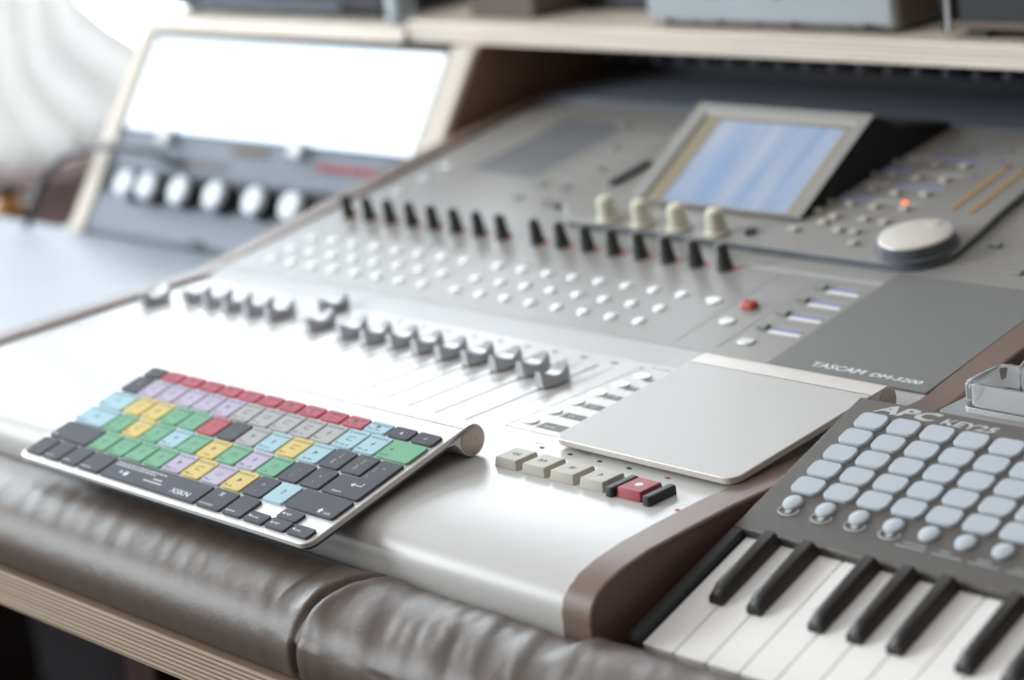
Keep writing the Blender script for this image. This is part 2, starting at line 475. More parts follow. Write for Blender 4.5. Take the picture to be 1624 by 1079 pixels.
def fine(pr, k=4):
    out = []
    for i in range(len(pr) - 1):
        for j in range(k):
            t = j / k
            p0 = Vector(pr[max(i - 1, 0)]); p1 = Vector(pr[i]); p2 = Vector(pr[i + 1]); p3 = Vector(pr[min(i + 2, len(pr) - 1)])
            out.append(tuple(0.5 * ((2 * p1) + (p2 - p0) * t + (2 * p0 - 5 * p1 + 4 * p2 - p3) * t * t + (3 * p1 - p0 - 3 * p2 + p3) * t ** 3)))
    out.append(pr[-1]); return out


FP = fine(prof)
SEAM = 33.0
g = Geo(); v = []; f = []
xs = []
x = -1500.0
while x < 760:
    xs.append(x)
    x += 1.6 if -330 < x < 420 else 14
for x in xs:
    for k, (y, z) in enumerate(FP):
        e = max(0.0, min(1.0, (z + 60) / 30))            # fade the relief out near the seat of the pad
        seam_x = SEAM + 10 * sin((y + 140) / 60.0) 
        d = x - seam_x
        h = -4.2 * math.exp(-(d / 2.2) ** 2) + 1.3 * math.exp(-((abs(d) - 6) / 5) ** 2)
        q = Vector((x * 0.030 + y * 0.016, y * 0.010, 0.3))
        amp = 0.25 + 1.3 * math.exp(-((x - 130) / 95) ** 2) + 0.6 * math.exp(-((x - 10) / 45) ** 2) + (0.25 if x < -60 else 0)
        wr = noise.noise(q * 1.6) * 1.6 + noise.noise(q * 4.1) * 0.5
        if x < 0: wr = noise.noise(Vector((x * 0.09 + y * 0.05, y * 0.02, 5))) * 0.7
        h += amp * wr
        h += 0.18 * noise.noise(Vector((x * 0.35, y * 0.35, z * 0.35)))
        lift = 6.5 * max(0, min(1, (x - 172) / 10)) * max(0, min(1, (y + 190) / 40))
        zz = z + h * e + lift * e; yy = y
        if e < 0.6: yy = y + (-h if y < -200 else 0) * 0.6 * max(0, min(1, (z + 66) / 8))
        v.append((x, yy, zz))
n = len(FP)
for i in range(len(xs) - 1):
    for j in range(n - 1):
        a = i * n + j; f.append((a, a + 1, a + n + 1, a + n))
    f.append((i * n, i * n + n, i * n + 2 * n - 1, i * n + n - 1))
f.append(tuple(range(n))); f.append(tuple((len(xs) - 1) * n + j for j in range(n)))
g.add(v, f)
solo('leather_armrest', g, 'leather', 'padded dark brown leather armrest along the plywood desk edge, seamed and creased', 'armrest', angle=60)

# ------------------------------------------------------------------ mixing console
con = Thing('mixing_console', 'large grey digital mixing console with brown end cheeks and rows of faders and knobs', 'mixing console',
            base=(-170, 160, DESK))
XL = -487.0


def zU(y): return 5 + 0.15 * (y - 128)


def inner(y):      # inner side of the right end cheek
    return 153.0 + 12.0 * max(0, min(1, (y + 20) / 200.0))


UA = math.atan(0.15)


def UM(x, y, h=0):
    """matrix on the sloping upper panel, z out of the panel"""
    return T(x, y, zU(y)) @ RX(UA) @ T(0, 0, h)


nose = [(-146.6, -66), (-146.6, -24), (-146.0, -19.5), (-144.4, -16.4), (-141.6, -13), (-137.6, -10), (-131, -7.4), (-122, -5.2),
        (-110, -3.2), (-98, -1.8), (-80, -0.7), (-58, 0)]
con.part('fader_panel', Geo().prism(nose + [(107, 0), (107, -66)], XL, 160), 'panel_white', angle=25)
con.part('transition_strip', Geo().prism([(107, -66), (107, 0), (109, 0.2), (128, 4.8), (128, -66)], XL, 170), 'panel_light', angle=10)
con.part('upper_panel', Geo().prism([(128, -66), (128, zU(128)), (478, zU(478)), (478, -66)], XL, 172), 'panel_grey', angle=20)
# end cheeks
cp = [(-151, -66), (-151.5, -20), (-149.5, -13), (-145, -7.5), (-138, -4), (-126, -1), (-108, 1.2), (-85, 2.0), (-50, 2.6), (120, 3.2),
      (135, 6.6), (300, zU(300) + 2.8), (500, zU(500) + 3), (505, zU(500)), (505, -66)]
con.part('end_cheek', Geo().prism(cp, inner, lambda y: inner(y) + 20.5), 'cheek', bevel=1.6, angle=30)
con.part('end_cheek', Geo().prism(cp, -507, -487), 'cheek', bevel=1.6, angle=30)
# meter bridge at the back
con.part('meter_bridge', Geo().prism([(478, -66), (478, zU(478) + 0.6), (484, zU(478) + 4.5), (560, 67), (640, 70), (640, -66)], XL, 172),
         'bridge', angle=20)
con.part('connector_panel', box(Geo(), XL, 172, 562, 640, 66, 108), 'bridge_black', bevel=2)
kn = Geo().lathe([(6, 0), (6, 2), (4.4, 3), (3.8, 14), (3, 15)], 14, X=RX(pi / 2))
kme = mesh_of('connector_knob', kn, 'bridge')
for k in range(24):
    con.part('connector_knob', None, None, at=T(-470 + k * 27, 562, 84), me=kme)

# faders
FXS = [-54.0] + [-80.3 - 24.85 * k for k in range(8)] + [-290.6 - 24.85 * k for k in range(8)]
FYS = [52.5, 62, 62.5, 62, 62, 64, 64.5, 63, 63, 64.5, 97, 69, 69, 69, 70, 70, 50]
g = Geo().quad(-0.9, 0.9, -19 - 36, 91 - 36, 0.1)
slot_me = mesh_of('fader_slot', g, 'slot')
L2 = 11.5
rings = []
for i in range(-9, 10):
    s_ = i / 9.0
    y = s_ * L2
    wtop = 2.6 + 2.9 * (1 - s_ * s_); wbot = wtop + 0.9
    ht = 6.3 + 4.9 * abs(s_) ** 2.0
    if abs(i) == 9: wtop -= 0.5; ht -= 0.8; y *= 1.0
    rings.append([(-wbot, y, 0.8), (wbot, y, 0.8), (wtop + 0.25, y, ht - 0.7), (wtop - 0.45, y, ht), (-wtop + 0.45, y, ht), (-wtop - 0.25, y, ht - 0.7)])
g = Geo().rows(rings)
box(g, -0.6, 0.6, -4, 4, -0.5, 1.2)
g.quad(-4.4, 4.4, -0.35, 0.35, 6.5, m=1, h=0.3)
cap_me = mesh_of('fader_cap', g, ['fader_metal', 'ink_white'], angle=28)
for i, (x, y) in enumerate(zip(FXS, FYS)):
    con.part('fader_slot', None, None, at=T(x, 36, 0), me=slot_me)
    con.part('fader_cap', None, None, at=T(x, y, 0.2), me=cap_me)
# printed channel lines and marks between the slots
g = Geo()
for i, x in enumerate(FXS):
    g.quad(x + 12.0, x + 12.5, -21, 92, 0.12)
    for k in range(9):
        g.quad(x + 3.5, x + 6.2, -18 + k * 12.4, -17.6 + k * 12.4, 0.12, m=0)
    g.quad(x + 4.2, x + 9.2, 97, 100.2, 0.12, m=1)
g.quad(-26, -23.6, 97, 100, 0.12, m=1)
g.quad(-25.4, 60, -14.6, -14.0, 0.12, m=1); g.quad(-25.6, -25.0, -14.6, 97, 0.12, m=0)
con.part('channel_print', g, ['line', 'ink'])


def dome(rx, ry, h, n=20):
    return Geo().lathe([(1, 0), (0.99, 0.25 * h), (0.9, 0.55 * h), (0.7, 0.82 * h), (0.4, 0.96 * h), (0.1, h)], n, X=Matrix.Diagonal((rx, ry, 1, 1)))


def capsule(lx, ly, h, m=0, inset=1.2):
    return Geo().rbox(-lx / 2, lx / 2, -ly / 2, ly / 2, 0, h, r=ly * 0.48, t=h * 0.5, n=6, m=m)


ring_ = Geo()
bme = mesh_of('round_button', dome(4.6, 4.3, 1.7), 'dome', 60)
CH = [-73.5 - 24.65 * k for k in range(8)] + [-280.4 - 24.7 * k for k in range(8)]
for y in (191.3, 169.6, 150.0):
    for x in CH:
        con.part('round_button', None, None, at=UM(x, y), me=bme)
# bright wide buttons: master column and lower right column
sme = mesh_of('silver_button', capsule(11.5, 7.6, 1.2), 'dome_silver', 60)
for x, y in ((-44.7, 189.5), (-15, 167.2), (16.7, 147.2)):
    con.part('silver_button', None, None, at=UM(x, y), me=sme, label='wide silver button')
for k, (x, y) in enumerate(((-16.7, -2.6), (-16.4, 15.6), (-16.0, 33.4), (-15, 51.2), (-13.6, 68.8), (-12.4, 86))):
    con.part('silver_button', None, None, at=T(x, y, 0), me=sme, label='wide silver button')
con.part('record_arm_button', capsule(12, 8, 4.2), 'rubber_red', at=UM(-15, 188.7), label='red oval button', angle=75)
g = Geo()
for y0, y1, x1 in ((-8, 1, 12.5), (11, 18.5, 12), (29, 36, 12), (47, 53.4, 10), (64, 70, 8), (81, 86, 6)):
    g.quad(-7.5, x1, y0, y1, 0.12, m=0)
    put_text(g, 'BANK' if y0 < 0 else 'CH', 3.2, -3.5, y0 + 2.6, 0.2, m=1)
g.quad(-20, 4, 101.5, 102.3, 0.12, m=0)
con.part('bank_labels', g, ['ink', 'ink_white'])

# small square buttons with blue and white print
gme = mesh_of('small_button', Geo().rbox(-4.2, 4.2, -2.6, 2.6, 0, 2.2, r=0.8, t=0.5), 'green_key')
for x, y in ((13.2, 167.5), (13.2, 187.2), (12.6, 206.6), (12.4, 225.6), (84, 309), (121, 277)):
    con.part('small_button', None, None, at=UM(x, y), me=gme)
g = Geo()
for x, y in ((17.4, 167.5), (17.4, 187.2), (17, 206.6), (16.6, 225.6)):
    g.quad(x + 3, x + 25, y - 1.4, y + 2.4, 0.14, m=2)
    g.quad(x + 3, x + 27, y - 5.6, y - 2.0, 0.14, m=1)
    g.quad(x + 6, x + 28, y + 2.8, y + 4.4, 0.14, m=0)
g.v = [(a, b, zU(b) + c + 0.05) for a, b, c in g.v]
con.part('button_print', g, ['line', 'ink_white', 'ink_blue'])
g = Geo()
for a, b, c, d in ((-60, 60, 238, 243), (-30, -29.4, 135, 236), (3, 3.5, 135, 236), (-30, 46, 236, 236.5), (-280, -60, 205, 205.6), (-470, -290, 205, 205.6)):
    g.quad(a, b, c, d, 0.14)
g.v = [(a, b, zU(b) + c + 0.05) for a, b, c in g.v]
con.part('panel_print', g, 'line')
# dark plate with the maker's name
g = Geo(); PLX, PLY = 106.0, 190.75
g.rbox(49 - PLX, 163 - PLX, 124.5 - PLY, 257 - PLY, -1, 0.9, r=1.5, t=0.3)
for dx in (-0.3, 0, 0.3):
    put_text(g, 'TASCAM', 7.4, 77.4 - PLX + dx, 131.6 - PLY + dx * 0.4, 1.0 + dx * 0.02, m=1, shear=0.12, width=37)
    put_text(g, 'DM-3200', 6.0, 119.2 - PLX + dx, 131.6 - PLY + dx * 0.3, 1.0 + dx * 0.02, m=1, shear=0.18, width=34.5)
con.part('name_plate', g, ['plate_dark', 'ink_white'], at=UM(PLX, PLY), label='dark grey plate lettered in white')

# transport buttons on the fader panel
tkey = lambda w_: Geo().rbox(-w_ / 2, w_ / 2, -8.9, 8.9, 0, 5.2, r=1.1, t=0.7, n=3, taper=0.8)


def glyph(g, kind, m=1, z=5.3):
    def tri(x, d):
        g.add([(x, 2, z), (x, -2, z), (x + 3 * d, 0, z)], [(0, 1, 2)], m)
    if kind == 'rew': tri(3, -1); tri(0, -1)
    if kind == 'fwd': tri(-3, 1); tri(0, 1)
    if kind == 'stop': g.quad(-1.9, 1.9, -1.6, 1.6, z, m=m, h=0.05)
    if kind == 'play': tri(-1.5, 1)
    if kind == 'rec': g.lathe([(2.3, z - 0.1), (2.3, z)], 16, m=m)


for kind, x0, x1 in (('rew', 18, 34), ('fwd', 39, 55.5), ('stop', 60.2, 77), ('play', 82, 98.3)):
    g = tkey(x1 - x0 + 1.6); glyph(g, kind)
    con.part('transport_button', g, ['beige_key', 'ink'], at=T((x0 + x1) / 2, -54.3, 0), label='beige transport button')
g = tkey(17.6); glyph(g, 'rec')
con.part('transport_button', g, ['rec_red', 'ink_white'], at=T(117, -54.8, 0), label='red record button')
for x in (105.2, 131.0):
    con.part('button_guard', Geo().rbox(-2.6, 2.6, -10.5, 10.5, 0, 5.0, r=1.4, t=1.1, n=4), 'black_rubber', at=T(x, -55.3, 0), label='black button guard')
g = Geo()
for x, y, c in ((20.8, -30.6, 'ink_dark'), (42.7, -30.6, 'ink_dark'), (64.9, -30.6, 'ink_dark'), (86.4, -30.6, 'ink_dark'), (114.4, -31.1, 'rec_red'), (149, -61.6, 'rec_red')):
    con.part('indicator_light', Geo().rbox(-1.6, 1.6, -1.0, 1.0, 0, 0.25, r=0.7, t=0.1), c, at=T(x, y, 0))
put_text(g, 'REW', 2.6, 11.5, -27.6, 0.15); put_text(g, 'F FWD', 2.6, 46, -27, 0.15)
con.part('transport_print', g, 'ink')

# rotary encoders
g = Geo().lathe([(5.8, 0), (5.8, 1.2), (5.1, 1.8), (3.9, 15.5), (3.2, 17.6), (2.2, 18.2)], 22)
g.rbox(-1.0, 1.0, 1.5, 4.4, 9, 18.4, r=0.4, t=0.3, m=1, taper=0.3, X=RZ(radians(150)))
eme = mesh_of('rotary_encoder', g, ['encoder', 'encoder_cap'])
lme = mesh_of('signal_light', dome(1.7, 1.5, 0.9, 12), 'led_red', 60)
EX = [-69.5 - 25.05 * k for k in range(8)] + [-280.7 - 25.0 * k for k in range(8)]
for k, x in enumerate(EX):
    e = con.part('rotary_encoder', None, None, at=UM(x - 2.5, 232.5), me=eme)
    con.part('signal_light', None, None, at=UM(x + 5.6, 233.5), me=lme, parent=None)

# raised control module (rounded front right corner)
out = [(-246, 262), (40, 259)]
for k in range(13):
    a = radians(-90 + 90 * k / 12); out.append((42 + 29 * cos(a), 288 + 29 * sin(a)))
out += [(67, 322), (62, 352), (58, 390), (54, 440), (52, 476), (-262, 476), (-262, 340), (-280, 322), (-280, 290)]
g = Geo()
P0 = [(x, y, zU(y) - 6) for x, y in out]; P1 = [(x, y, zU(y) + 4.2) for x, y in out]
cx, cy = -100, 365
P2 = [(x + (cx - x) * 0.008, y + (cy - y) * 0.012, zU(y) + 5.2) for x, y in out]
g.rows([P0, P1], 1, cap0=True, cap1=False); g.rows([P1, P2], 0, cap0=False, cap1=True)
con.part('control_module', g, ['panel_grey', 'module_edge'], angle=30)
# tilted screen
sc_t = radians(30.8)
SX0, SX1 = -222.5, -64.0
SM = T(0, 303, 38.3) @ RX(sc_t)      # local x, y up the screen, z out
HY = 99.0
g = Geo()
hb = 20
pts = [(0, -4), (HY, -4)]
fr = Geo()


def fr_rect(g, x0, x1, y0, y1, xa, xb, ya, yb, z, m, zi):
    v = [(x0, y0, z), (x1, y0, z), (x1, y1, z), (x0, y1, z), (xa, ya, zi), (xb, ya, zi), (xb, yb, zi), (xa, yb, zi)]
    g.add(v, [(0, 1, 5, 4), (1, 2, 6, 5), (2, 3, 7, 6), (3, 0, 4, 7)], m)


fr_rect(fr, SX0, SX1, -2, HY, SX0 + 12, SX1 - 9, -1, HY - 8, 1.2, 0, 1.2)
fr_rect(fr, SX0 + 12, SX1 - 9, -1, HY - 8, SX0 + 14, SX1 - 11, 0.5, HY - 10, 1.2, 0, -0.5)
fr_rect(fr, SX0 + 14, SX1 - 11, 0.5, HY - 10, -192.8, -79.5, 2, 85.5, -0.5, 1, -0.5)
con_bezel = con.part('screen_bezel', fr, ['panel_grey', 'bezel_tan'], at=SM)
con.part('screen', Geo().quad(-192.8, -79.5, 2, 85.5, -0.8, h=0.5), 'lcd', at=SM, parent=con_bezel, label='blue-lit display')
# wedge-shaped housing behind the screen
yt, zt = 303 + HY * cos(sc_t), 38.3 + HY * sin(sc_t)
yb, zb = 301.3, 37.3
wedge = Geo().prism([(yb, zb - 2.8), (yb, zb - 8), (478, zU(478) - 2), (474, zU(474) + 9), (yt + 24, zt - 12), (yt + 1.5, zt - 0.2), (yt - 0.6, zt - 3.0)], SX0, SX1)
con.part('screen_housing', wedge, 'bridge_black', bevel=0.8)
# jog wheel
JW = UM(43.5, 285.5, 5.2)
g = Geo().lathe([(26.5, 0), (26.2, 1.2), (24.2, 1.8), (24.0, 8.2)], 48, m=0)
g.lathe([(24.0, 8.2), (23.4, 9.6), (22.0, 10.2), (10, 10.9), (0.2, 11.1)], 48, m=1)
jw = con.part('jog_wheel', g, ['jog_side', 'jog_top'], at=JW, label='large pearl-white jog wheel')
con.part('finger_dimple', Geo().lathe([(4.2, 0.4), (3.6, 1.1), (1.5, 0.8), (0.1, 0.6)], 16), 'jog_top', at=JW @ T(4, 14, 10.4), parent=jw)
# ivory knobs below the screen
g = Geo().lathe([(8.6, 0), (8.6, 2.2), (7.2, 3.2), (6.2, 14), (5.6, 16.6), (4.4, 17.6), (1, 18)], 24)
ime = mesh_of('ivory_knob', g, 'ivory_knob')
for x in (-211, -178, -144, -109.5):
    con.part('ivory_knob', None, None, at=UM(x, 270, 5.2), me=ime)
con.part('round_socket', Geo().lathe([(4.4, 0), (4.2, 2.4), (3, 3)], 16), 'black_rubber', at=UM(-86.5, 277, 5.2), label='black button beside the ivory knobs')
# small module buttons and their print
sb = mesh_of('module_button', Geo().rbox(-3.6, 3.6, -2.4, 2.4, 0, 2.6, r=1.2, t=0.7), 'beige_key')
MB_ = [(-66, 334), (-46.5, 334), (-26.5, 334), (-68, 360), (-47, 359), (-26.5, 357.5), (-67, 383.5), (-47.5, 383), (-27.5, 383), (-6, 384),
       (-4.5, 360), (-67, 408), (-47.5, 407), (-28.5, 407), (-7, 409), (-43.5, 313), (-45, 303), (-26, 294), (-13, 294.5), (-2.5, 279),
       (-3, 313), (-3, 335), (-58, 288), (-20, 314), (-62, 318)]
for x, y in MB_:
    con.part('module_button', None, None, at=UM(x, y, 5.2), me=sb)
con.part('signal_light', None, None, at=UM(-10, 345.5, 5.2), me=mesh_of('orange_light', dome(2.4, 2.2, 1.4, 12), 'led_orange', 60), label='lit orange light')
g = Geo()
for i, y in enumerate((341, 366.5, 390.5, 415)):
    g.quad(-74, -40, y, y + 7.5, 0.1, m=i % 2); g.quad(-36, 2, y + 0.6, y + 6.8, 0.1, m=(i + 1) % 2)
for i in range(10):
    g.quad(-60 + i * 7.5, -57 + i * 7.5, 425 + (i % 3) * 5, 428 + (i % 3) * 5, 0.1, m=i % 3)
for x, y in ((8, 395), (12, 420), (-18, 432), (6, 440)):
    g.quad(x, x + 5, y, y + 4, 0.1, m=2)
g.v = [(a, b, zU(b) + 5.25 + c) for a, b, c in g.v]
con.part('module_print', g, ['ink_blue', 'line', 'bridge'])
# level meters: two columns of amber segments
seg = mesh_of('meter_segment', Geo().rbox(-1.7, 1.7, -1.5, 1.5, 0, 0.9, r=0.5, t=0.3), 'led_amber')
segr = mesh_of('meter_segment_red', Geo().rbox(-2.2, 2.2, -1.8, 1.8, 0, 1.0, r=0.5, t=0.3), 'rec_red')
for (x0, y0, x1, y1) in ((29, 344, 23.6, 412), (44.5, 343, 38.5, 412)):
    for k in range(16):
        t = k / 15.0
        if k == 15: con.part('meter_segment', None, None, at=UM(x1, y1 + 3, 5.2), me=segr, label='red top meter segment')
        else: con.part('meter_segment', None, None, at=UM(x0 + (x1 - x0) * t, y0 + (y1 - y0) * t, 5.2), me=seg)
# upper left: silver buttons, dark legend area, scattered small buttons
for x, y in ((-455.7, 283), (-456, 311), (-457, 337)):
    con.part('silver_button', None, None, at=UM(x, y), me=sme, label='wide silver button')
for x, y in ((-333, 296), (-334, 322), (-307, 321), (-300, 293), (-306, 358), (-330, 400), (-290, 430), (-356, 440)):
    con.part('small_button', None, None, at=UM(x, y), me=gme)
g = Geo()
for i in range(9):
    x = -425 + i * 8.4
    g.quad(x, x + 4.6, 336 - 0.6 * i, 446, 0.12, m=0)
for i in range(6):
    g.quad(-330, -296, 335 + i * 17, 338 + i * 17, 0.12, m=1)
g.v = [(a, b, zU(b) + c + 0.05) for a, b, c in g.v]
con.part('panel_legend', g, ['rack_grey', 'line'])
con.part('card_slot', Geo().rbox(-3, 3, -22, 22, 0, 3.2, r=1, t=0.6), 'black_rubber', at=UM(-259, 345, 5.2), label='black latch beside the screen')
con.part('card_slot', Geo().rbox(-3.5, 3.5, -4, 12, 0, 3.2, r=1, t=0.6), 'black_rubber', at=UM(-281, 290), label='black latch near the knobs')

# ------------------------------------------------------------------ computer keyboard
KR = Matrix(((0.99999972, -0.00072764, 0.00016717, -284.34623943), (0.00074659, 0.97461075, -0.22390474, -178.91498961),
             (0, 0.22390481, 0.97461102, -7.49209995), (0, 0, 0, 1)))
kb = Thing('computer_keyboard', 'slim aluminium computer keyboard with coloured editing key covers lying on the mixer', 'keyboard', F=KR, base=(140, 60, -6))
g = Geo()
rr = 7.0
def kb_ring(d, z):
    o_ = []
    for cx_, cy_, a0, r_ in ((281 - d, 118, 0, 0), (0 + d, 118, 0, 0), (d + rr, d + rr, 180, rr), (281 - d - rr, d + rr, 270, rr)):
        if r_ == 0: o_.append((cx_, cy_, z))
        else:
            for k in range(7):
                a = radians(a0 + 90 * k / 6); o_.append((cx_ + r_ * cos(a), cy_ + r_ * sin(a), z))
    return o_
g.rows([kb_ring(0.6, -4.9), kb_ring(0, -4.4), kb_ring(0, -1.9), kb_ring(0.4, -1.5)])
cp2 = [(117, -1.5)]
for k in range(25):
    a = radians(90 - 255 * k / 24); cp2.append((121 + 9 * cos(a), -10.5 + 9 * sin(a)))
cp2 += [(110.5, -9.2), (108.5, -6.2), (104, -4.9), (104, -4.0)]
g.prism(cp2, 0, 281)
kb.part('keyboard_body', g, 'kb_alu', angle=25)
kb.part('bottom_case', Geo().rows([kb_ring(2.2, -7.2), kb_ring(1.2, -6.6), kb_ring(0.9, -4.9)]), 'jog_side', label='underside coloured slate grey to stand for its shade')  # white-grey plastic underside, its shade put into the dark colour
g = Geo().lathe([(8.3, 0), (8.3, 0.5), (7.9, 0.7), (2.4, 0.7), (2.3, 0.55), (1.9, 0.55), (1.8, 0.7), (0.1, 0.7)], 32, X=T(281, 121, -10.5) @ RY(pi / 2))
kb.part('battery_cap', g, 'kb_edge', label='round aluminium end cap')
for x in (20, 261): kb.part('rubber_foot', Geo().lathe([(4.5, 0), (4.5, 2)], 16), 'black_rubber', at=T(x, 14, -6.9))
U, RP, FN, Y5, MX, GP = 19.0, 18.525, 11.19, 2.7, 2.75, 1.0


def keycap(x0, x1, y0, y1, col, extra=None, text_=None, name='key'):
    x0 += GP; x1 -= GP; y0 += GP * 0.85; y1 -= GP * 0.85
    cx_, cy_ = (x0 + x1) / 2, (y0 + y1) / 2; wx, wy = (x1 - x0) / 2, (y1 - y0) / 2
    g = Geo().rbox(-wx, wx, -wy, wy, -1.6, 0.1, r=min(1.7, wy * 0.4), t=0.28, n=4)
    if extra: extra(g, wx, wy)
    lg = 'legend_w' if col == 'd' else 'legend_d'
    kb.part(name, g, ['key_' + col, lg], at=T(cx_, cy_, 0), label=KN[col] + ' key')


def lines(seed):
    """tiny illegible print: a caption line along the top and a small sign"""
    def fn(g, wx, wy):
        r = random.Random(seed)
        n_ = r.choice((3, 4, 4, 5))
        x = -wx + 1.5
        while x < wx - 2.2:
            l_ = r.uniform(1.0, 2.2); g.quad(x, min(x + l_, wx - 1.2), wy - 2.7, wy - 2.0, 0.14, m=1, h=0.03); x += l_ + 0.7
        k = r.randrange(4)
        if k == 0:
            g.quad(-0.4, 0.2, -2.4, 2.2, 0.14, m=1, h=0.03); g.quad(-2.6, -2.1, -2.0, 1.6, 0.14, m=1, h=0.03); g.quad(1.8, 2.3, -2.0, 1.6, 0.14, m=1, h=0.03)
        elif k == 1:
            g.quad(-2.6, 2.6, 1.4, 1.9, 0.14, m=1, h=0.03); g.quad(-2.6, 2.6, -2.0, -1.5, 0.14, m=1, h=0.03); g.quad(-2.6, -2.1, -2, 1.9, 0.14, m=1, h=0.03)
        elif k == 2:
            g.quad(-1.6, 1.6, -0.3, 0.3, 0.14, m=1, h=0.03); g.quad(-0.3, 0.3, -2.3, 2.3, 0.14, m=1, h=0.03)
        else:
            g.add([(-1.8, -2, 0.14), (1.8, 0, 0.14), (-1.8, 2, 0.14)], [(0, 1, 2)], 1)
        for q in range(r.choice((2, 3, 4))):
            xx = -wx + 4.2 + q * 2.3
            g.quad(xx, xx + r.uniform(0.5, 1.5), -wy + 1.5, -wy + 1.5 + r.uniform(0.6, 1.6), 0.14, m=1, h=0.03)
        g.quad(-wx + 1.4, wx - 1.4, wy - 3.5, wy - 3.25, 0.14, m=1, h=0.03)
        if n_ > 3:
            g.quad(-wx + 1.6, -wx + 2.2, -wy + 1.6, -wy + 3.6, 0.14, m=1, h=0.03)
            g.quad(-wx + 3.0, -wx + 3.6, -wy + 1.6, -wy + 3.2, 0.14, m=1, h=0.03)
    return fn


def word(s_, size=3.0, px=None, py=None, more=None):
    def fn(g, wx, wy):
        put_text(g, s_, size, -wx + 1.6 if px is None else px(wx), -wy + 1.6 if py is None else py(wy), 0.14, m=1)
        for (s2, z2, ax, ay) in (more or []):
            put_text(g, s2, z2, ax * wx, ay * wy, 0.14, m=1, centre=True)
    return fn


def sign(a, b=None, size=4.2):
    def fn(g, wx, wy):
        put_text(g, a, size, 0, (0.8 if b else -1.4), 0.14, m=1, centre=True)
        if b: put_text(g, b, size, -0.8, -4.6, 0.14, m=1, centre=True)
    return fn


def band(r):
    a = Y5 + (5 - r) * RP
    if r == 0: return Y5 + 5 * RP, Y5 + 5 * RP + FN
    return a, a + RP


sd = 0
FW = U * 14.5 / 14
for i, c in enumerate('d' + 'r' * 10 + 'b' + 'dd'):
    sd += 1
    fx = lines(sd) if c in 'rb' else word('esc', 2.6) if i == 0 else (sign('▲', None, 3) if i == 12 else sign('O', None, 3))
    y0, y1 = band(0); keycap(MX + i * FW, MX + (i + 1) * FW, y0, y1, c, fx)
y0, y1 = band(1)
for i, c in enumerate('d' + 'p' * 5 + 'g' * 5 + 'bb'):
    sd += 1; keycap(MX + i * U, MX + (i + 1) * U, y0, y1, c, sign('~', '`') if i == 0 else lines(sd))
keycap(MX + 13 * U, MX + 14.5 * U, y0, y1, 'n', word('delete', 3, more=[('◄', 3, -0.6, -0.2)]))
y0, y1 = band(2)
keycap(MX, MX + 1.5 * U, y0, y1, 'b', lines(900))
for i, c in enumerate('yynnrdgbyb'):
    sd += 1; keycap(MX + (1.5 + i) * U, MX + (2.5 + i) * U, y0, y1, c, lines(sd) if c != 'd' else word('.', 3))
keycap(MX + 11.5 * U, MX + 12.5 * U, y0, y1, 'd', sign('{', '['))
keycap(MX + 12.5 * U, MX + 13.5 * U, y0, y1, 'd', sign('}', ']'))
y0, y1 = band(3)
keycap(MX, MX + 1.75 * U, y0, y1, 'b', lines(901))
for i, c in enumerate('nynbnynpn'):
    sd += 1; keycap(MX + (1.75 + i) * U, MX + (2.75 + i) * U, y0, y1, c, lines(sd))
keycap(MX + 10.75 * U, MX + 11.75 * U, y0, y1, 'd', sign(':', ';'))
keycap(MX + 11.75 * U, MX + 12.75 * U, y0, y1, 'd', sign('"', "'"))
# L-shaped return cover spanning two rows
ya, yb_ = band(3)[0] + GP * 0.85, band(2)[1] - GP * 0.85
xa, xm, xb = MX + 12.75 * U + GP, MX + 13.5 * U + GP, MX + 14.5 * U - GP
ym = band(3)[1] - GP * 0.85
def Lring(d, z):
    q = [(xa + d, ya + d), (xb - d, ya + d), (xb - d, yb_ - d), (xm + d, yb_ - d), (xm + d, ym - d), (xa + d, ym - d)]
    o_ = []
    for i in range(6):
        p = Vector(q[i]); a = (Vector(q[i - 1]) - p).normalized(); b = (Vector(q[(i + 1) % 6]) - p).normalized()
        for t in (0, 0.25, 0.5, 0.75, 1):
            c_ = p + a * 1.6 * (1 - t) ** 2 + b * 1.6 * t ** 2
            o_.append((c_.x - xb, c_.y - ya, z))
    return o_
g = Geo().rows([Lring(0, -1.6), Lring(0, -0.35), Lring(0.45, 0.1)])
put_text(g, 'return', 3.1, -24, 1.8, 0.14, m=1)
put_text(g, '|', 4, -14, 24, 0.14, m=1); put_text(g, '\\', 4, -14, 18, 0.14, m=1); put_text(g, '~', 4, -10, 28, 0.14, m=1)
for q in ((-14.5, -8, 10.2, 10.9), (-8.7, -8, 10.2, 13.6)): g.quad(q[0], q[1], q[2], q[3], 0.14, m=1, h=0.03)
g.add([(-14, 8.6, 0.14), (-14, 12.4, 0.14), (-16.6, 10.5, 0.14)], [(0, 1, 2)], 1)
kb.part('key', g, ['key_d', 'legend_w'], at=T(xb, ya, 0), label='charcoal L-shaped return key')
y0, y1 = band(4)
keycap(MX, MX + 2.25 * U, y0, y1, 'd', word('shift', 3))
for i, c in enumerate('nnnnpypydb'):
    sd += 1
    keycap(MX + (2.25 + i) * U, MX + (3.25 + i) * U, y0, y1, c, sign('>', '.') if c == 'd' else (sign('0', None, 6) if i == 9 else lines(sd)))
def shift_r(g, wx, wy):
    put_text(g, 'shift', 3.1, wx - 9.5, -wy + 1.8, 0.14, m=1)
    g.add([(wx - 15.6, -wy + 3.6, 0.14), (wx - 11.2, -wy + 3.6, 0.14), (wx - 13.4, -wy + 5.8, 0.14)], [(0, 1, 2)], 1)
    g.quad(wx - 14.4, wx - 12.4, -wy + 1.8, -wy + 3.6, 0.14, m=1, h=0.03)
keycap(MX + 12.25 * U, MX + 14.5 * U, y0, y1, 'd', shift_r)
y0, y1 = band(5)
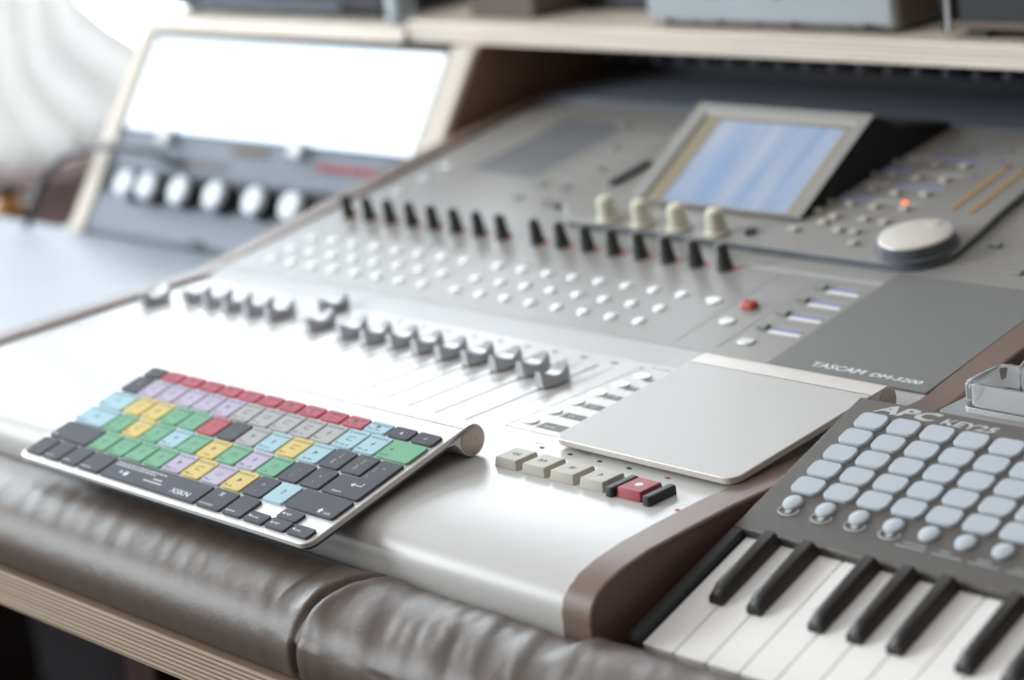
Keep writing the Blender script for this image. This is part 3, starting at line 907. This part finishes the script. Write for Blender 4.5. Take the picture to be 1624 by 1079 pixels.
for a, b, s_ in ((0, 1, 'fn'), (1, 2, 'control'), (2, 3, 'option'), (3, 4.25, 'command')):
    keycap(MX + a * U, MX + b * U, y0, y1, 'd', word(s_, 2.7))
def space(g, wx, wy):
    r = random.Random(3)
    for row, (yy, x_end) in enumerate(((4.6, 4), (2.6, -4))):
        x = -wx + 3
        while x < x_end:
            l_ = r.uniform(1.6, 4); g.quad(x, x + l_, yy, yy + 0.8, 0.14, m=1, h=0.03); x += l_ + 0.8
    g.add([(-wx + 14, -3.6, 0.14), (-wx + 14, -0.6, 0.14), (-wx + 17, -2.1, 0.14)], [(0, 1, 2)], 1)
    g.quad(-wx + 18.6, -wx + 22, -4.2, -0.8, 0.14, m=1, h=0.03)
    for yy, xa_, xb_ in ((-0.6, -2, 6), (-3.4, -8, 9)):
        x = xa_
        while x < xb_:
            l_ = r.uniform(1.0, 2.4); g.quad(x, x + l_, yy, yy + 1.1, 0.14, m=1, h=0.03); x += l_ + 0.5
    put_text(g, 'XSKN', 5.6, wx - 26, -wy + 2.6, 0.14, m=1, width=17)
    put_text(g, 'XSKN', 5.6, wx - 25.7, -wy + 2.7, 0.15, m=1, width=17)
keycap(MX + 4.25 * U, MX + 9.25 * U, y0, y1, 'd', space, name='space_bar')
keycap(MX + 9.25 * U, MX + 10.5 * U, y0, y1, 'd', word('command', 3, more=[('⌘', 4.5, -0.1, 0.3)]))
keycap(MX + 10.5 * U, MX + 11.5 * U, y0, y1, 'd', word('option', 3))
hm = (y0 + y1) / 2
for a, lo, s_ in ((11.5, 1, 'home'), (12.5, 0, 'page'), (12.5, 1, 'page'), (13.5, 1, 'end')):
    def fn(g, wx, wy, s_=s_):
        put_text(g, s_, 2.9, -wx + 4.2, -1.2, 0.14, m=1)
        g.add([(-wx + 3.4, -1.2, 0.14), (-wx + 3.4, 1.2, 0.14), (-wx + 1.6, 0, 0.14)], [(0, 1, 2)], 1)
    keycap(MX + a * U, MX + (a + 1) * U, y0 if lo else hm - 0.6, hm + 0.6 if lo else y1, 'd', fn)

# ------------------------------------------------------------------ trackpad
TA = radians(4.95878301)
TF = T(26.861, -28.076, 6.5) @ RZ(-0.00953382) @ RX(TA)
tp = Thing('trackpad', 'square silver glass-topped trackpad on the mixer beside the keyboard', 'trackpad', F=TF, base=(65, 60, -6))
g = Geo(); rr = 8.0
def tp_ring(d, z, x0=0, x1=130.6, yt_=114, yf=0):
    o_ = [(x1 - d, yt_, z), (x0 + d, yt_, z)]
    for cx_, cy_, a0 in ((x0 + d + rr, yf + d + rr, 180), (x1 - d - rr, yf + d + rr, 270)):
        for k in range(9):
            a = radians(a0 + 90 * k / 8); o_.append((cx_ + rr * cos(a), cy_ + rr * sin(a), z))
    return o_
g.rows([tp_ring(1.2, -4.6), tp_ring(0, -3.4), tp_ring(0, -0.6), tp_ring(0.3, -0.15)])
cp3 = [(108, -0.15)]
for k in range(25):
    a = radians(90 - 250 * k / 24); cp3.append((125.5 + 8.2 * cos(a), -8.35 + 8.2 * sin(a)))
cp3 += [(114, -7.6), (111, -4.6), (107, -3.6)]
g.prism(cp3, 0, 130.6)
tp.part('aluminium_shell', g, 'pad_alu', angle=22)
g = Geo().rows([tp_ring(0.7, -0.25, yt_=113), tp_ring(0.7, -0.08, yt_=113)])
tp.part('glass_surface', g, 'pad_glass')
for x in (14, 116): tp.part('rubber_foot', Geo().lathe([(5, 0), (5, 2.0)], 18), 'black_rubber', at=T(x, 12, -6.3))
g = Geo().lathe([(7.1, 0), (7.1, 0.5), (0.1, 0.5)], 28, X=T(130.6, 125.5, -8.35) @ RY(pi / 2))
tp.part('battery_cap', g, 'kb_edge', label='round end cap')

# ------------------------------------------------------------------ pad and key controller (right)
AF = T(199.063244, -20.227816, 7.494457) @ RZ(0.00535806) @ RX(0.30944012)
ap = Thing('keyboard_controller', 'charcoal keyboard controller with pale square pads above piano keys, right of the mixer', 'music keyboard',
           F=AF, base=(190, -20, -34))
PX, PY = 20.0, 13.695
AX0, AX1 = -19.5, 408.0
g = Geo()
g.prism([(-38.5, -26), (-38.5, -7), (-38.0, -0.8), (-37.2, 0), (72, 0), (74, -1.5), (74, -28), (72, -34), (40, -34)], AX0, AX1, m=0)
g.prism([(-121.5, -24), (-122.5, -22), (-122.5, -2.5), (-120, -0.3), (-38.2, 0), (-38.2, -24)], AX0, -13.2, m=1)
g.prism([(-121.5, -24), (-122.5, -22), (-122.5, -2.5), (-120, -0.3), (-38.2, 0), (-38.2, -24)], 399, AX1, m=1)
g.prism([(-121.5, -26), (-121.5, -16), (-38.2, -16), (-38.2, -26)], AX0, AX1, m=1)
ap_body = ap.part('controller_body', g, ['apc_body', 'apc_rail'], bevel=0.8)
# white keys: 21 across; black keys between them
KP = 19.65; KX0 = -12.2
wme = None
g = Geo().rbox(0.35, KP - 0.35, -121, -38.6, -11, -4, r=1.0, t=0.5, n=3)
wme = mesh_of('white_key', g, 'key_white')
for k in range(21):
    ap.part('white_key', None, None, at=T(KX0 + k * KP, 0, 0), me=wme)
g = Geo()
hw = 4.3
g.rows([[(-hw, -86, -5), (hw, -86, -5), (hw - 0.3, -85, -0.6), (hw - 1.5, -83.6, 0.6), (-hw + 1.5, -83.6, 0.6), (-hw + 0.3, -85, -0.6)],
        [(-hw, -82, -5), (hw, -82, -5), (hw - 0.4, -81, 0.6), (hw - 1.6, -79.2, 3.2), (-hw + 1.6, -79.2, 3.2), (-hw + 0.4, -81, 0.6)],
        [(-hw, -38.6, -5), (hw, -38.6, -5), (hw - 0.4, -38.6, 1.2), (hw - 1.6, -38.6, 3.8), (-hw + 1.6, -38.6, 3.8), (-hw + 0.4, -38.6, 1.2)]])
bkm = mesh_of('black_key', g, 'key_black', 50)
for k in range(20):
    if k % 7 in (0, 1, 3, 4, 5):
        off = {0: -1.6, 1: 1.6, 3: -2.0, 4: 0, 5: 2.0}[k % 7]
        ap.part('black_key', None, None, at=T(KX0 + (k + 1) * KP + off, 0, 0), me=bkm)
pme = mesh_of('drum_pad', Geo().rbox(-8.5, 8.5, -5.9, 5.9, -0.5, 1.7, r=3.6, t=0.45, n=6, taper=0.1), 'pad_milk', 60)
for c in range(8):
    for r in range(5):
        ap.part('drum_pad', None, None, at=T(c * PX, r * PY, 0), me=pme)
rme = mesh_of('round_pad', Geo().lathe([(5.3, -0.5), (5.2, 0.9), (4.9, 1.5), (4.2, 1.8), (0.2, 2.0)], 24), 'pad_milk', 60)
for c in range(8):
    ap.part('round_pad', None, None, at=T(c * PX, -13.4, 0), me=rme)
for c in range(4):
    for r in range(2):
        kk = Geo().lathe([(7.4, 0), (7.2, 2), (5.6, 3), (5.2, 13), (4.6, 14)], 20)
        ap.part('rotary_knob', kk, 'encoder', at=T(195 + c * 48, 20 + r * 34, 0))
g = Geo()
for dx in (-0.9, -0.45, 0, 0.45, 0.9):
    put_text(g, 'APC', 9.5, -5 + dx, 63.6 + dx * 0.4, 0.12 + dx * 0.02, shear=0.3, width=38, m=0)
    put_text(g, 'KEY25', 6.4, 35.5 + dx * 0.5, 63.4 + dx * 0.3, 0.12 + dx * 0.02, shear=0.25, width=32, m=0)
for c in range(4):
    pts_ = [(c * PX + 1 + 5.6 * cos(radians(a)), -19 + 3.6 * sin(radians(a)), 0.1) for a in range(150, 391, 20)]
    g.tube(pts_, 0.45, 6)
    d = ((0, 1), (0, -1), (-1, 0), (1, 0))[c]
    g.lathe([(1.7, 0.05), (1.6, 0.3)], 12, X=T(c * PX + 1.2, -19.4, 0))
for c, s_ in zip(range(4, 8), ('VOLUME', 'PAN', 'SEND', 'DEVICE')):
    g.quad(c * PX - 12, c * PX + 4, -24.6, -24.1, 0.12); put_text(g, s_, 3.2, c * PX - 9, -23, 0.12)
ap.part('panel_print', g, 'print_apc', label='pale lettering on the control panel')
for x, y in ((20, 66), (380, 66)):
    ap.part('rubber_foot', Geo().lathe([(5, 0), (5, 2.5)], 16), 'black_rubber', at=T(x, y, -36))

# ------------------------------------------------------------------ right rear: boxed device with an acrylic holder on it
bx = Thing('equipment_box', 'cream-edged box with flat grey lid beside the mixer, under the clear holder', 'box', base=(330, 210, DESK))
bx.part('box_body', box(Geo(), 189, 520, 90, 420, DESK, 7), 'cream', bevel=2)
bx.part('lid', Geo().rbox(193, 516, 94, 416, 7, 10, r=3, t=0.5), 'grey_top', bevel=0)
ac = Thing('acrylic_holder', 'small clear acrylic holder with raised lip at the photo edge behind the pads', 'acrylic holder', base=(260, 110, 10))
g = Geo()
HX0, HX1 = 205, 330
g.rbox(HX0, HX1, 99, 136, 10, 13, r=5, t=0.8, n=6)
ac.part('holder_base', g, 'acrylic_milky')
g = Geo()
def hr(d, z):
    o_ = []; x0, x1, y0, y1, r_ = HX0 + d, HX1 - d, 99 + d, 136 - d, 6
    for cx_, cy_, a0 in ((x1 - r_, y1 - r_, 0), (x0 + r_, y1 - r_, 90), (x0 + r_, y0 + r_, 180), (x1 - r_, y0 + r_, 270)):
        for k in range(6):
            a = radians(a0 + 90 * k / 5); o_.append((cx_ + r_ * cos(a), cy_ + r_ * sin(a), z))
    return o_
ro = [hr(0, 13), hr(0, 25), hr(0.6, 26), hr(2.4, 26), hr(3, 25), hr(3, 13)]
g.rows(ro, cap0=False, cap1=False)
n_ = len(ro[0]); g.f += [(j, (j + 1) % n_, 5 * n_ + (j + 1) % n_, 5 * n_ + j) for j in range(n_)]; g.m += [0] * n_
ac.part('holder_rim', g, 'acrylic')
g = Geo().tube([(222, 128, 13), (222, 128, 27), (226, 127, 31.5), (250, 125, 32), (258, 123, 30), (263, 112, 18), (265, 106, 13.5)], 1.5, 10)
ac.part('holder_clip', g, 'acrylic')

# ------------------------------------------------------------------ equipment cabinet at the left with its sloping front
LT = math.atan(0.697)


def yl(z): return 380 + 0.697 * (z - 34)


rk = Thing('equipment_rack', 'sloping pale plywood rack with white display and silver knobs, left of the mixer', 'rack cabinet', base=(-780, 500, DESK))
sp = [(yl(DESK), DESK + 0.3), (yl(111.5), 111.5), (820, 111.5), (820, DESK + 0.3)]
rk.part('side_panel', Geo().prism(sp, -1014, -990), 'ply_side', bevel=1.5)
g = Geo().prism(sp, -545, -516, m=0)
rk.part('side_panel', g, 'ply_side', bevel=1.5)
rk.part('inner_lining', Geo().prism([(yl(DESK) + 3, DESK), (yl(111.8) + 3, 111.8), (820, 111.8), (820, DESK)], -516, -513.5), 'brown_wall', label='brown stained inner face')
tp_y = yl(112)
rk.part('top_panel', Geo().prism([(tp_y, 112), (tp_y + 9, 125), (820, 125), (820, 112)], -1014, -612), 'ply_pale', bevel=1)
RF = T(0, 380, 34) @ RX(-LT) @ RX(pi / 2)          # x along, y up the slope, z out towards the front


def face(name, s0, s1, matn, depth=10, z=0, x0=-989, x1=-546, parent=None, label=None, bev=1.5):
    return rk.part(name, box(Geo(), x0, x1, s0, s1, z - depth, z), matn, at=RF, bevel=bev, label=label, parent=parent)


def sv(z): return (z - 34) / cos(LT)


face('display_surround', sv(27), sv(110), 'rack_grey_light', z=-6)
dp = face('display', sv(29), sv(107), 'display', depth=4, z=-2, x0=-984, x1=-552, label='bright white display')
for px_ in (-905, -700):
    rk.part('display_clip', Geo().rbox(-9, 9, -8, 8, -2, 5, r=3, t=1), 'frame_white', at=RF @ T(px_, sv(24), 0), label='white clip')
face('rack_unit', sv(-6), sv(26.5), 'rack_grey', z=-3, label='blue-grey rack unit with red lights')
g = Geo()
for k in range(8): g.rbox(-668 + k * 10.5, -660.5 + k * 10.5, -3, 4, -3, -1.4, r=0.6, t=0.3)
rk.part('red_button_row', g, 'rec_red', at=RF @ T(0, sv(13), 0), label='row of small red buttons')
for a, b, c, d in ((-800, -745, 15, 23), (-870, -800, 2, 7)):
    rk.part('paper_label', box(Geo(), a, b, sv(c), sv(d), -3, -2.2), 'cardboard', at=RF, label='brown paper label')
face('rack_unit', sv(-28), sv(-6.6), 'rack_black', z=-4, label='black band behind the silver knobs')
face('rack_unit', sv(DESK + 5), sv(-28.6), 'rack_grey_light', depth=4, z=-2, label='pale grey lower faceplate')
g = Geo(); g.lathe([(15, -4), (14.6, 4), (13.4, 12)], 28, m=1)
g.lathe([(13.6, 12), (13.2, 17), (11.6, 18.2), (0.2, 18.6)], 28, m=0)
kme2 = mesh_of('silver_knob', g, ['knob_disc', 'rack_black'])
for x in (-927, -890, -838, -782, -722, -668):
    rk.part('silver_knob', None, None, at=RF @ T(x + 4, sv(-22), 0), me=kme2)
for x in (-800, -720): rk.part('front_latch', Geo().rbox(x - 10, x + 10, sv(-62), sv(-56), -2, 1, r=2, t=0.5), 'rack_black', at=RF, label='small black latch')
# cable looping over the rack face
pth = []
ctl = [(-1046, DESK + 5, 30), (-1046, -30, 34), (-1030, 0, 36), (-995, 12, 30), (-950, 18, 26), (-905, 17, 24), (-880, 12, 20), (-866, 6, 12), (-862, 3, 2)]
for i in range(len(ctl) - 1):
    for j in range(6):
        t = j / 6; p0, p1, p2, p3 = (Vector(ctl[max(0, min(len(ctl) - 1, q))]) for q in (i - 1, i, i + 1, i + 2))
        p = 0.5 * ((2 * p1) + (p2 - p0) * t + (2 * p0 - 5 * p1 + 4 * p2 - p3) * t * t + (3 * p1 - p0 - 3 * p2 + p3) * t ** 3)
        pth.append((p.x, yl(p.y) - p.z, p.y))
solo('black_cable', Geo().tube(pth, 4.0, 10), 'cable', 'thick black cable looping up over the rack front left of the silver knobs', 'cable')

# ------------------------------------------------------------------ shelf over the console and what stands on it
solo('plywood_shelf', box(Geo(), -612, 900, 444, 800, 112.2, 130), 'ply_pale', 'long pale plywood shelf board spanning over the back of the mixer', 'shelf', bevel=1)
g = Geo(); box(g, 520, 545, 470, 790, DESK, 112)
desk.part('shelf_support', g, 'ply_side')
g = Geo()
wc = Thing('metal_box', 'worn white metal box with black marks and chipped lower edge on the shelf', 'metal box', base=(-215, 530, 130))
box(g, -338, -96, 460, 600, 133, 250)
wc.part('box_shell', g, 'worn_white', bevel=5)
wc.part('end_face', box(Geo(), -96, -94.5, 464, 596, 136, 247), 'cardboard', label='dark brown end face')  # thin dark brown plate over the box's right end
g = Geo(); r = random.Random(5)
for k in range(12):
    x = -322 + 210 * r.random(); s_ = r.uniform(2, 7); g.rbox(x, x + s_, 0, r.uniform(1.0, 3.5), 0, 0.4, r=0.4, t=0.1)
for x, z, a, b in ((-270, 21, 9, 4), (-262, 24, 12, 3), (-236, 24, 7, 3), (-226, 22, 5, 3), (-214, 25, 11, 4), (-205, 20, 5, 6)):
    g.rbox(x, x + a, z, z + b, 0, 0.4, r=1, t=0.1)
wc.part('black_marks', g, 'case_black', at=T(0, 460, 134) @ RX(pi / 2))
for x in (-325, -110):
    for y in (475, 585): wc.part('rubber_foot', Geo().lathe([(5, 0), (5, 3)], 12), 'black_rubber', at=T(x, y, 130))
fc = Thing('flight_case', 'black flight case with metal edge trim on the shelf beside the white box', 'case', base=(100, 540, 130))
fc.part('case_body', box(Geo(), -52, 300, 462, 640, 137, 260), 'case_black', bevel=2)
g = Geo(); box(g, -55, -47, 457, 463, 134, 262); box(g, -55, -50, 457, 470, 134, 262)
fc.part('corner_trim', g, 'chrome', bevel=1.2, label='shiny metal corner')
g = Geo(); box(g, -50, 302, 458, 463, 136, 142); box(g, -50, 302, 458, 463, 164, 169)
fc.part('edge_trim', g, 'cardboard', bevel=1, label='dull metal edge strip')
for x in (-30, 40, 150, 270): fc.part('foot', box(Geo(), x - 8, x + 8, 464, 480, 130, 137), 'black_rubber')
solo('cardboard_box', box(Geo(), -556, -476, 470, 560, 130, 230), 'cardboard', 'plain brown box on the shelf end above the rack display', 'box', bevel=2)
solo('black_box', box(Geo(), -470, -350, 520, 640, 130, 190), 'case_black', 'low black box on the shelf between brown box and white metal box', 'box', bevel=3)
am = Thing('amplifier', 'dark amplifier box on top of the plywood rack', 'amplifier', base=(-820, 560, 125))
am.part('housing', box(Geo(), -1000, -660, 462, 640, 131, 220), 'case_black', bevel=3)
am.part('front_strip', box(Geo(), -940, -720, 459, 462, 133, 141), 'rack_grey', bevel=1)
for x in (-980, -680):
    for y in (480, 620): am.part('foot', Geo().lathe([(7, 0), (7, 6)], 12), 'black_rubber', at=T(x, y, 125))
jr = Thing('glass_jar', 'small pale glass jar standing between amplifier and brown box', 'jar', base=(-632, 452, 125))
jr.part('jar_body', Geo().lathe([(11, 0), (13, 2), (13, 26), (9, 32), (9, 38)], 24, X=T(-632, 457, 125)), 'glass_jar')
jr.part('lid', Geo().lathe([(10, 38), (10, 45), (2, 46)], 20, X=T(-632, 457, 125)), 'chrome')
# amber jar and carton on the low cabinet by the window
aj = Thing('amber_jar', 'amber jar on the low cabinet below the window', 'jar', base=(-1640, 610, -222))
aj.part('jar_body', Geo().lathe([(22, 0), (26, 4), (26, 50), (16, 62), (16, 70)], 24, X=T(-1660, 610, -222)), 'amber')
aj.part('lid', Geo().lathe([(18, 70), (18, 80), (2, 81)], 20, X=T(-1660, 610, -222)), 'cabinet_dark')
